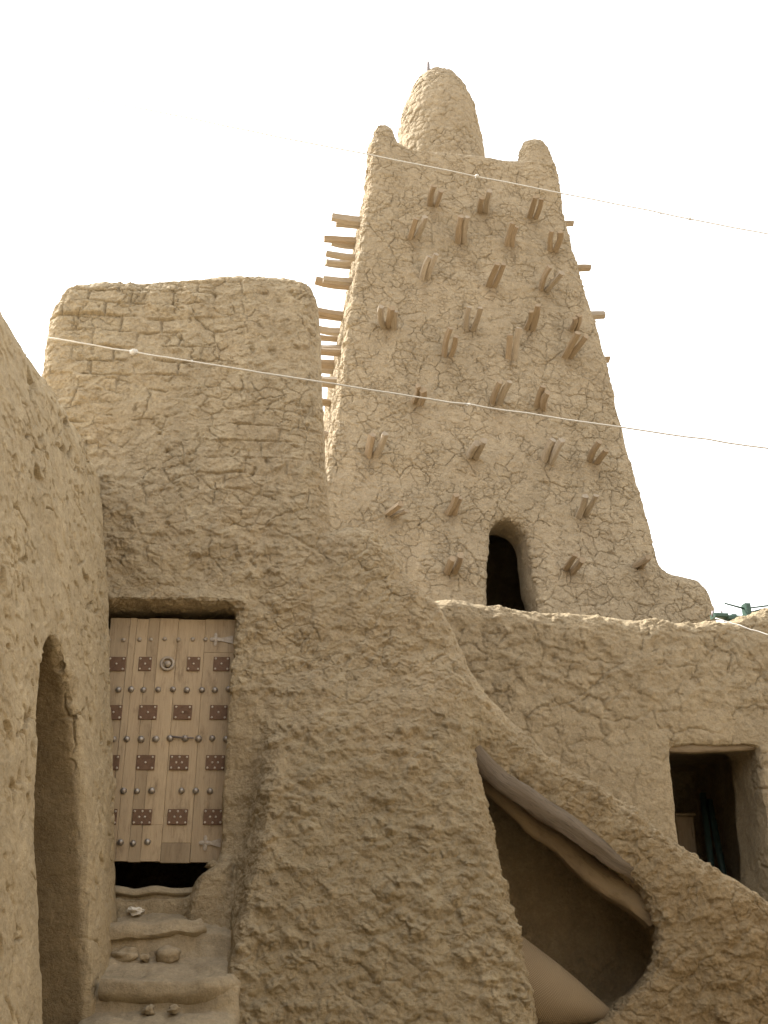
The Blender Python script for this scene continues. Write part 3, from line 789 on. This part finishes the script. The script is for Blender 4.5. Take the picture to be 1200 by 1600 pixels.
# ------------------------------------------------------------------ wall with the window opening
Mz = lambda L, v=0.0: [FM.uz(x, y, v) for x, y in L]
m_out = Mz([(420, 985), (560, 965), (640, 946), (668, 937), (700, 933), (760, 940), (840, 949), (930, 954), (1000, 961), (1060, 966), (1105, 964),
            (1135, 964), (1152, 963), (1172, 956), (1200, 946), (1260, 925), (1400, 905)])
m_out = m_out + [np.array([m_out[-1][0] + 0.5, -0.5]), np.array([m_out[0][0] - 0.3, -0.5])]
m_win = Mz([(1043, 1164), (1186, 1164), (1192, 1230), (1210, 1460), (1082, 1460), (1060, 1290), (1052, 1225)])
def mid_sd(U, Vv, Z, ax):
    U2, Z2 = ax[0][:, None], ax[2][None, :]; e = lambda a: a[:, None, :]
    f = smax(e(poly_sd(m_out, U2, Z2)), -Vv - 0.02 + 0.035 * (Z - 3) * 0, 0.22); f = smax(f, Vv - 2.9, 0.2)
    c = e(poly_sd(m_win, U2, Z2))
    room = np.maximum(np.maximum(np.abs(U - 3.0) - 1.1, np.maximum(Z - 3.35, 1.0 - Z)), np.maximum(0.68 - Vv, Vv - 2.6))
    return smax(f, -np.minimum(np.maximum(c, Vv - 0.9), room), 0.035)
def mid_fine(P, L, N):
    up = sst(3.0, 3.9, L[:, 2] + 0.4 * perlin(P * 1.2))
    h = 0.010 * fbm(P * 6, 3) + 0.005 * fbm(P * 22 + 4, 2)
    h += (0.45 + 0.55 * up) * flakes(P * S3(1, 1, 1.3), 3.6, 0.008, 2.4, 61)
    h += up * flakes(P * S3(1, 1, 1.3), 8.5, 0.008, 2.0, 5)
    h += where((0.3 + 0.7 * up) * sst(-0.2, 0.25, perlin(P * 1.7 + 5)) + 0 * P[:, 0], P, lambda q: scales(q, 0.12, 0.013, 0.06, 31.0))
    h += where(0.25 + 0.75 * up, P, lambda q: clods(q, 0.13, 0.016, 51.0, 0.4))
    c, r, _ = cracks(P, 0.60, 0.008, 0.020, short(P, 1.6, -0.02, 0.15, 2), 1.2, 23)
    h += c + 0.014 * (r - 0.5)
    c, r, _ = cracks(P, 0.20, 0.007, 0.024, short(P, 3.0, 0.0, 0.2, 12) * (0.5 + 0.5 * up), 1.3, 43)
    return (h + c) * (1 - 0.75 * sst(0.12, 0.3, L[:, 1]))
mw = empty('mud_house', FM.pt(2.0, 1.1, 0), 'low mud house behind the stairs with a dark square window opening', 'house')
V, Q = carve(FM, mid_sd, (-1.9, -0.5, -0.1), (5.9, 3.2, 5.1), 0.045, lambda V, L: 0.035 * fbm(V * 0.8 + 13, 3) + 0.018 * perlin(V * 3.2 + 7), mid_fine, 2)
lay('wall', V, Q, M_MID, mw)
rod('lintel', bent(FM, [(1036, 1166, 0.06), (1080, 1169, 0.04), (1130, 1167, 0.05), (1190, 1165, 0.08)], 0.008, 4, 14), [0.028] * 14, M_MUDLOG, mw, 12, 0.2, 4, 1.8)

# what stands inside the opening
m = MB(); a = FM.uz(1056, 1275, 1.9); b_ = FM.uz(1096, 1390, 1.9)
m.add(*box_vf(FM, a[0], b_[0], 1.9, 2.2, 1.05, a[1], 0.012))
q = FM.uz(1082, 1295, 1.9); m.add(*box_vf(FM, q[0] - 0.012, q[0] + 0.012, 1.885, 1.9, q[1] - 0.09, q[1] + 0.02))
m.add(*box_vf(FM, a[0] - .02, b_[0] + .02, 1.87, 2.22, a[1] + .003, a[1] + .03, 0.008))
tag(m.build('wooden_box', M_DOOR, loc=FM.pt((a[0] + b_[0]) / 2, 2.05, 1.05)), 'brown wooden box standing in the dark room behind the window opening', 'box')
for (x0, y0), (x1, y1), lb in (((1098, 1240), (1112, 1360), 'dark green pole leaning in the window opening, the one next to the box'),
                               ((1108, 1250), (1136, 1395), 'dark green pole leaning in the window opening, farther from the box')):
    p0, p1 = FM.hit(x0, y0, 1.6), FM.hit(x1, y1, 1.35)
    d = p1 - p0; p1 = p0 + d * (p0[2] - 1.05) / (p0[2] - p1[2])
    V, F = tube([p0, (p0 + p1) / 2, p1], [0.035, 0.035, 0.037], 10)
    tag(link_mesh('pole', V, F, M_DGREEN, loc=p1), lb, 'pole', 'green poles inside the window')

# ------------------------------------------------------------------ minaret
HZ = np.array([-4.2, 0, 2.4, 4.1, 6.4, 7.9, 9.7]); HW = np.array([2.82, 2.64, 2.45, 2.22, 2.0, 1.78, 1.57]); UC = -0.26 + 0.0
TOPZ = 9.90; LEAN = 0.0875
# the front plane's u is measured from FT.o; its middle line:
_l = [FT.uz(585, 230, 0.85)[0], FT.uz(527, 680, 0.36)[0]]; _r = [FT.uz(865, 270, 0.84)[0], FT.uz(985, 690, 0.37)[0]]
UC = float(np.mean(_l + _r))
tw = lambda L: [FT.uz(x, y, 0, slope=LEAN) for x, y in L]
t_win = tw([(760, 960), (766, 830), (773, 815), (786, 809), (800, 810), (816, 818), (827, 832), (836, 880), (848, 960)])
t_bench = tw([(900, 990), (900, 890), (1020, 878), (1045, 888), (1070, 893), (1095, 901), (1112, 918), (1124, 945), (1135, 1000)])
def tower_sd(U, Vv, Z, ax):
    hw = np.interp(ax[2], HZ, HW).astype(np.float32)[None, None, :]
    fv = (LEAN * Z).astype(np.float32)
    f = smax(np.abs(U - UC) - hw, fv - Vv, 0.10)
    f = smax(f, Vv - (2 * 2.55 - LEAN * Z), 0.24)
    f = smax(f, Z - TOPZ, 0.12)
    U2, Z2 = ax[0][:, None], ax[2][None, :]; e = lambda a: a[:, None, :]
    # roof sunk behind a low parapet
    f = smax(f, -np.maximum(np.maximum(np.abs(U - UC) - (hw - 0.32), TOPZ - 0.35 - Z), np.maximum(fv + 0.32 - Vv, Vv - (4.75 - LEAN * Z))), 0.1)
    # horn at each front corner
    for px, py, hx in ((602, 190, 0.27), (836, 215, 0.29)):
        c = FT.uz(px, py, 1.0)
        t = np.clip((Z - (TOPZ - 0.6)) / (c[1] - TOPZ + 0.6), 0, 1)
        cu = c[0] + (0.02 if px < 700 else 0.05) * (1 - t)
        r = hx * np.sqrt(np.clip(1.03 - t ** (3.0 if px < 700 else 6.0), 0.0, 1.2))
        horn = np.maximum(np.sqrt((U - cu) ** 2 + (Vv - 1.10) ** 2) - r, np.maximum(Z - c[1], TOPZ - 0.7 - Z))
        f = smin(f, horn, 0.2)
    # bench of mud against the right foot
    f = smin(f, smax(smax(e(poly_sd(t_bench, U2, Z2)), 0.12 - Vv, 0.3), Vv - 4.0, 0.3), 0.12)
    w_ = e(poly_sd(t_win, U2, Z2))
    f = smax(f, -np.minimum(np.maximum(w_, np.maximum(Vv - 1.2, -0.5 - Vv)), np.maximum(np.maximum(np.abs(U - t_win[4][0]) - 1.3, np.abs(Z - 2.2) - 1.6), np.maximum(0.98 - Vv, Vv - 3.6))), 0.08)
    return f
# beams: root pixel, tip pixel, gap between the pair
beams = [((677, 322), (685, 294)), ((755, 331), (760, 304)), ((832, 339), (840, 311)), ((645, 372), (657, 338)), ((720, 377), (726, 343)),
         ((797, 384), (806, 350)), ((864, 391), (871, 360)), ((664, 434), (679, 397)), ((768, 448), (780, 418)), ((850, 451), (868, 425)),
         ((607, 511), (612, 482)), ((734, 513), (742, 480)), ((827, 513), (834, 480)), ((896, 516), (901, 492)), ((700, 556), (709, 523)),
         ((799, 561), (805, 518)), ((886, 559), (905, 526)), ((650, 631), (654, 600)), ((775, 631), (792, 603)), ((845, 637), (855, 608)),
         ((582, 711), (592, 680)), ((738, 715), (750, 690)), ((856, 721), (872, 690)), ((928, 721), (945, 701)), ((612, 804), (630, 787)),
         ((705, 801), (716, 769)), ((910, 805), (921, 773)), ((705, 893), (716, 868)), ((890, 891), (905, 871)), ((997, 886), (1014, 870))]
def tower_fine(P, L, N):
    h = 0.006 * fbm(P * 6, 3) + 0.004 * fbm(P * 20 + 4, 2)
    side = sst(0.3, 0.8, -N @ FT.ex)
    c, r, d = cracks(P, 0.32, 0.0068, 0.025, short(P, 2.2, -0.08, 0.12, 2), 1.25, 5)
    h += c + 0.010 * (r - 0.5)
    c, r2, d = cracks(P, 0.18, 0.0056, 0.020, short(P, 2.8, -0.02, 0.16, 19), 1.25, 15)
    h += c
    c, r2, d = cracks(P, 0.10, 0.005, 0.014, short(P, 3.6, 0.0, 0.18, 29), 1.3, 25)
    h += c + 0.004 * (r2 - 0.5)
    h += where(0.3 + 0.7 * sst(0.0, 0.4, perlin(P * 1.1 + 50)), P, lambda q: scales(q, 0.14, 0.006, 0.03, 31.0))
    h += flakes(P * S3(1, 1, 1.3), 7.0, 0.004, 2.2, 61) + clods(P, 0.11, 0.010, 71.0, 0.45)
    a, b, r3, _ = voro(warp(P, 6, 0.03, 3) * 9.0)
    h += side * (0.035 * (1 - a * a) + 0.03 * (r3 - 0.5))
    inside = sst(0.06, 0.2, L[:, 1] - LEAN * L[:, 2]) * (np.abs(L[:, 0] - t_win[4][0]) < 0.7) * (L[:, 2] < 3.6)
    return h * (1 - 0.8 * inside)
mi = empty('minaret', FT.pt(UC, 2.5, -4.0), 'tall tapering mud brick minaret bristling with paired wooden beams and topped by a rounded dome', 'minaret')
V, Q = carve(FT, tower_sd, (UC - 3.3, -0.4, -4.1), (UC + 4.6, 5.4, 11.4), 0.065, lambda V, L: 0.035 * fbm(V * 0.7 + 23, 3) + 0.015 * perlin(V * 2.6), tower_fine, 3, lambda L: sst(1.1, 1.4, L[:, 2]) * (1 - sst(3.2, 3.5, L[:, 1])))
ctr = local(FT, V[Q].mean(1)); hwz = np.interp(ctr[:, 2], HZ, HW)
hornL = (ctr[:, 2] > TOPZ + 0.03) & (ctr[:, 0] < UC); hornR = (ctr[:, 2] > TOPZ + 0.03) & (ctr[:, 0] >= UC)
bench = (ctr[:, 0] > UC + hwz + 0.08) & (ctr[:, 2] < 3.2)
LV = local(FT, V); st_ = np.zeros(len(V)); wob = np.zeros(len(V))
for k in range(0, len(V), 60000): wob[k:k + 60000] = perlin(V[k:k + 60000] * 3.0 + 5)
for (a, b_) in beams:          # drip stains running down from each pair of beams
    u0, z0 = FT.uz(*a, 0, slope=LEAN); dzz = z0 + 0.04 - LV[:, 2]
    ln = 0.35 + 0.35 * abs(math.sin(u0 * 7 + z0 * 3))
    st_ = np.maximum(st_, np.exp(-((LV[:, 0] - u0 + 0.06 * wob) / (0.10 - 0.05 * np.clip(dzz / ln, 0, 1))) ** 2) * sst(-0.06, 0.03, dzz) * (1 - sst(0.05, ln, dzz)))
tone_shade = 1 - st_[:, None] * np.array([0.20, 0.23, 0.26])
lay_split(V, Q, [('wall', ~(hornL | hornR | bench), M_TOWER), ('pinnacle', hornL, M_TOWER), ('pinnacle', hornR, M_TOWER), ('bench', bench, M_TOWER)], mi, tone_shade)
# dome
DVv = 2.55
c0 = FT.uz(687, 235, DVv); ct = FT.uz(688, 103, DVv)
rb = 0.5 * (FT.uz(755, 225, DVv)[0] - FT.uz(625, 215, DVv)[0])
def dome_sd(U, Vv, Z, ax):
    z0 = TOPZ - 0.6; zt = ct[1] - 0.22
    t = np.clip((Z - z0) / (zt - z0), 0, 1)
    r = rb * 1.06 * (1 - 0.11 * t) * np.sqrt(np.clip(1 - t ** 4.4, 0, 1))
    f = (np.sqrt((U - c0[0] - 0.02 * t) ** 2 + (Vv - DVv) ** 2) - r) * 0.8
    return smax(smax(f, Z - zt, 0.1), z0 - Z, 0.05)
def dome_fine(P, L, N):
    a, b, r, _ = voro(warp(P, 6, 0.03, 3) * 8.0)
    h = 0.026 * (1 - a * a) + 0.022 * (r - 0.5) + 0.012 * fbm(P * 9, 3) - 0.02 * np.exp(-((b - a) / 0.07) ** 2) * short(P, 2.5, -0.1, 0.2, 3)
    return h
V, Q = carve(FT, dome_sd, (c0[0] - 1.3, DVv - 1.3, TOPZ - 0.8), (c0[0] + 1.3, DVv + 1.3, ct[1] + 0.2), 0.05, lambda V, L: 0.03 * fbm(V * 1.2 + 3, 3), dome_fine, 2)
lay_split(V, Q, [('dome', np.ones(len(Q), bool), M_TOWER)], mi, np.ones((len(V), 3)))
# small grey loudspeaker-like finial with a thin rod on the dome
p = FT.hit(669, 106, DVv - 0.25); k = 18.8 / FPX
m = MB()
m.add(*tube([p + np.array([0, 0, z]) for z in (-0.3, 0.02, 0.10, 0.15, 0.17)], [0.032, 0.034, 0.034, 0.022, 0.006], 12))
m.add(*tube([p + np.array([0, 0, 0.15]), p + np.array([-0.01, 0, 0.36])], [0.008, 0.004], 6))
m.build('finial', M_GREYPOT, mi, True)

rs = np.random.RandomState(12)
def beam(p0, p1, r, seed, mat):
    d = p1 - p0; L = np.linalg.norm(d); d /= L
    side = np.cross(d, (0, 0, 1)); side /= np.linalg.norm(side); up = np.cross(side, d)
    bend = rs.uniform(-0.05, 0.05); n = 7
    s = np.linspace(-0.22 / L, 1, n)
    path = [p0 + (p1 - p0) * t + side * bend * math.sin(max(t, 0) * 2.4) + up * 0.5 * bend * t * t for t in s]
    rod('beam', path, np.linspace(r * 1.08, r * 0.95, n), mat, mi, 9, 0.26, seed, rs.uniform(0.5, 1.0))
for i, (a, b_) in enumerate(beams):
    Lb = rs.uniform(0.46, 0.56)
    p0 = FT.hit(*a, 0, slope=LEAN); p1 = FT.hit(*b_, -Lb * 0.85, slope=LEAN)
    nb = 3 if i == 10 else 2
    for j in range(nb):
        off = (j - (nb - 1) / 2) * rs.uniform(0.085, 0.115)
        o_ = FT.ex * off + np.array([0, 0, rs.uniform(-0.02, 0.02)])
        spread = FT.ex * off * rs.uniform(-0.35, 0.45) + np.array([0, 0, rs.uniform(-0.05, 0.05)]) - FT.ey * rs.uniform(-0.10, 0.10)
        beam(p0 + o_, p1 + o_ + spread, rs.uniform(0.042, 0.055), i * 3 + j, M_BEAM if rs.rand() < 0.7 else M_BEAM2)
# beams on the sunlit left side: (root pixel, how far along the side) -> straight out
def side_beam(px, py, depth, length, sgn, dz=0.0):
    z = FT.uz(px, py, depth)[1]; hw = float(np.interp(z, HZ, HW))
    p0 = FT.pt(UC + sgn * hw, depth, z); p0 = FT.pt(UC + sgn * hw, depth, z + 0) if False else FT.o + FT.ex * (UC + sgn * hw) + FT.ey * depth + np.array([0, 0, z])
    p1 = p0 + sgn * FT.ex * length + np.array([0, 0, dz])
    beam(p0, p1, rs.uniform(0.058, 0.08), rs.randint(999), M_BEAM2 if rs.rand() < 0.6 else M_BEAM)
for py, dep, ln in ((344, 1.35, 0.55), (351, 1.5, 0.52), (377, 2.3, 0.62), (383, 2.45, 0.55), (402, 1.35, 0.56), (410, 2.5, 0.62), (416, 2.65, 0.6),
                    (441, 1.1, 0.6), (445, 1.3, 0.66), (494, 1.2, 0.6), (499, 1.35, 0.6), (520, 2.4, 0.6), (532, 2.9, 0.6), (547, 1.3, 0.8), (552, 1.15, 0.7),
                    (572, 2.5, 0.6), (582, 2.8, 0.6), (598, 1.2, 0.7), (603, 1.35, 0.65), (632, 1.9, 0.55), (684, 1.6, 0.5)):
    side_beam(550, py, dep, ln * rs.uniform(0.75, 1.0), -1, rs.uniform(-0.06, 0.08))
for py, dep, ln in ((357, 1.6, 0.50), (429, 1.5, 0.56), (497, 1.5, 0.62), (500, 1.65, 0.55), (568, 1.4, 0.45), (689, 1.5, 0.18)):
    side_beam(930, py, dep, ln, 1, 0.08)

# ------------------------------------------------------------------ rolled mat under the stairs
def roll_mat():
    p0 = FB.hit(690, 1405, 0.30); p1 = FB.hit(952, 1586, 0.10)
    n, sgm = 40, 40
    ax_ = p1 - p0; L = np.linalg.norm(ax_); d = ax_ / L
    s = np.cross(d, (0, 1, 0)); s /= np.linalg.norm(s); t_ = np.cross(s, d)
    V = []; UVs = []
    for i in range(n + 1):
        t = i / n
        r = 0.27 * (1 - 0.10 * t) * np.interp(t, [0, 0.45, 0.65, 0.80, 0.92, 1.0], [1, 1, 0.88, 0.64, 0.36, 0.16])
        c = p0 + ax_ * t + s * (0.25 - r) * 0.75 - s * 0.165
        for k in range(sgm):
            th = 2 * math.pi * k / sgm
            rr = r * (1 + 0.03 * math.sin(2 * th + 1 + 2 * t) + 0.012 * math.sin(5 * th + 4 * t))
            V.append(c + s * math.cos(th) * rr + t_ * math.sin(th) * rr * 0.85)
    F = []
    for i in range(n):
        for k in range(sgm):
            j = (k + 1) % sgm; F.append((i * sgm + k, i * sgm + j, (i + 1) * sgm + j, (i + 1) * sgm + k))
    F.append(tuple(range(sgm - 1, -1, -1))); F.append(tuple(n * sgm + k for k in range(sgm)))
    o = link_mesh('rolled_mat', np.array(V), F, M_MAT, loc=p1)
    uv = o.data.uv_layers.new(name='UVMap')
    for pg in o.data.polygons:
        if len(pg.vertices) != 4: continue
        ks = [v % sgm for v in pg.vertices]
        wrap = max(ks) - min(ks) > 2
        for li, vi in zip(pg.loop_indices, pg.vertices):
            i, k = divmod(vi, sgm)
            if wrap and k == 0: k = sgm
            uv.data[li].uv = (i / n * L, k / sgm * 1.6)
    tag(o, 'rolled woven straw mat with a pinched end lying in the hollow under the stairs', 'mat')
roll_mat()

# ------------------------------------------------------------------ green metal bracket on the wall top
def bracket():
    v = 0.35
    q = lambda x, y: FM.uz(x, y, v)
    pt = lambda x, y, dv=0: FM.hit(x, y, v + dv)
    base = empty('metal_bracket', pt(1150, 972), 'green painted metal bracket with thin arms lying on the parapet at the right', 'bracket')
    m = MB()
    a, b_ = q(1113, 959), q(1136, 967); m.add(*box_vf(FM, a[0], b_[0], v - .06, v + .06, b_[1], a[1], .012))
    a, b_ = q(1133, 962), q(1166, 971); m.add(*box_vf(FM, a[0], b_[0], v - .045, v + .05, b_[1], a[1], .012))
    a, b_ = q(1142, 960), q(1150, 963); m.add(*box_vf(FM, a[0], b_[0], v - .03, v + .03, b_[1], a[1], .006))
    m.build('base_bar', M_GREEN, base)
    for x in (1113.5, 1127):
        V, F = tube([pt(x, 963), pt(x + .3, 955)], [0.013, 0.013], 10); link_mesh('knob', V, F, M_GREYPOT, base)
    a, b_ = q(1161.5, 943.5), q(1173, 966); m = MB(); m.add(*box_vf(FM, a[0], b_[0], v - .05, v + .055, b_[1], a[1], .01)); m.build('post', M_GREEN, base)
    for x0, y0, x1, y1 in ((1132, 942.5, 1163, 951), (1171, 950, 1215, 944.5), (1171, 957, 1195, 951)):
        V, F = tube([pt(x0, y0), pt(x1, y1)], [0.009, 0.011], 8); link_mesh('arm', V, F, M_GREEN, base)
bracket()

# ------------------------------------------------------------------ cords across the yard
def cord(p0, p1, sag, r, knots, label, seed):
    n = 60; t = np.linspace(0, 1, n)
    rs = np.random.RandomState(seed)
    P = p0 + (p1 - p0) * t[:, None]; P[:, 2] -= sag * 4 * t * (1 - t)
    jit = rs.normal(size=(n, 3)) * 0.002; jit[[0, -1]] = 0
    V, F = tube(P + jit, [r] * n, 8, 0.15, seed)
    o = link_mesh('cord', V, F, M_CORD, loc=p0)
    tag(o, label, 'cord', 'white cords strung across the yard')
    for px, sz in knots:
        k = np.argmin(np.abs(project(P)[0] - px)); xx = project(P)[0]
        i = int(np.searchsorted(xx, px)); i = min(max(i, 1), n - 1); f_ = (px - xx[i - 1]) / (xx[i] - xx[i - 1])
        c = P[i - 1] + (P[i] - P[i - 1]) * f_
        V, F = lump(c, (sz * 1.2, sz, sz), int(px), 2, 0.5); link_mesh('knot', V, F, M_CORD, o)
cord(FB.hit(-700, -18, -1.0), FB.hit(1900, 504, -1.0), 0.02, 0.0045, ((745, 0.014), (1078, 0.012), (1033, .008)), 'highest white cord, crossing in front of the minaret just below its top', 3)
cord(FB.hit(66, 526, -0.03), FB.hit(1900, 794, -0.9), 0.05, 0.006, ((209, 0.026), (300, .009), (733, 0.012)), 'white cord with a knotted rag, crossing the block above the door and mid minaret', 5)
cord(FM.hit(1118, 966, 0.02), FM.hit(1500, 1085, -1.5), 0.0, 0.006, (), 'short white cord dropping to the right from the parapet below the green bracket', 7)
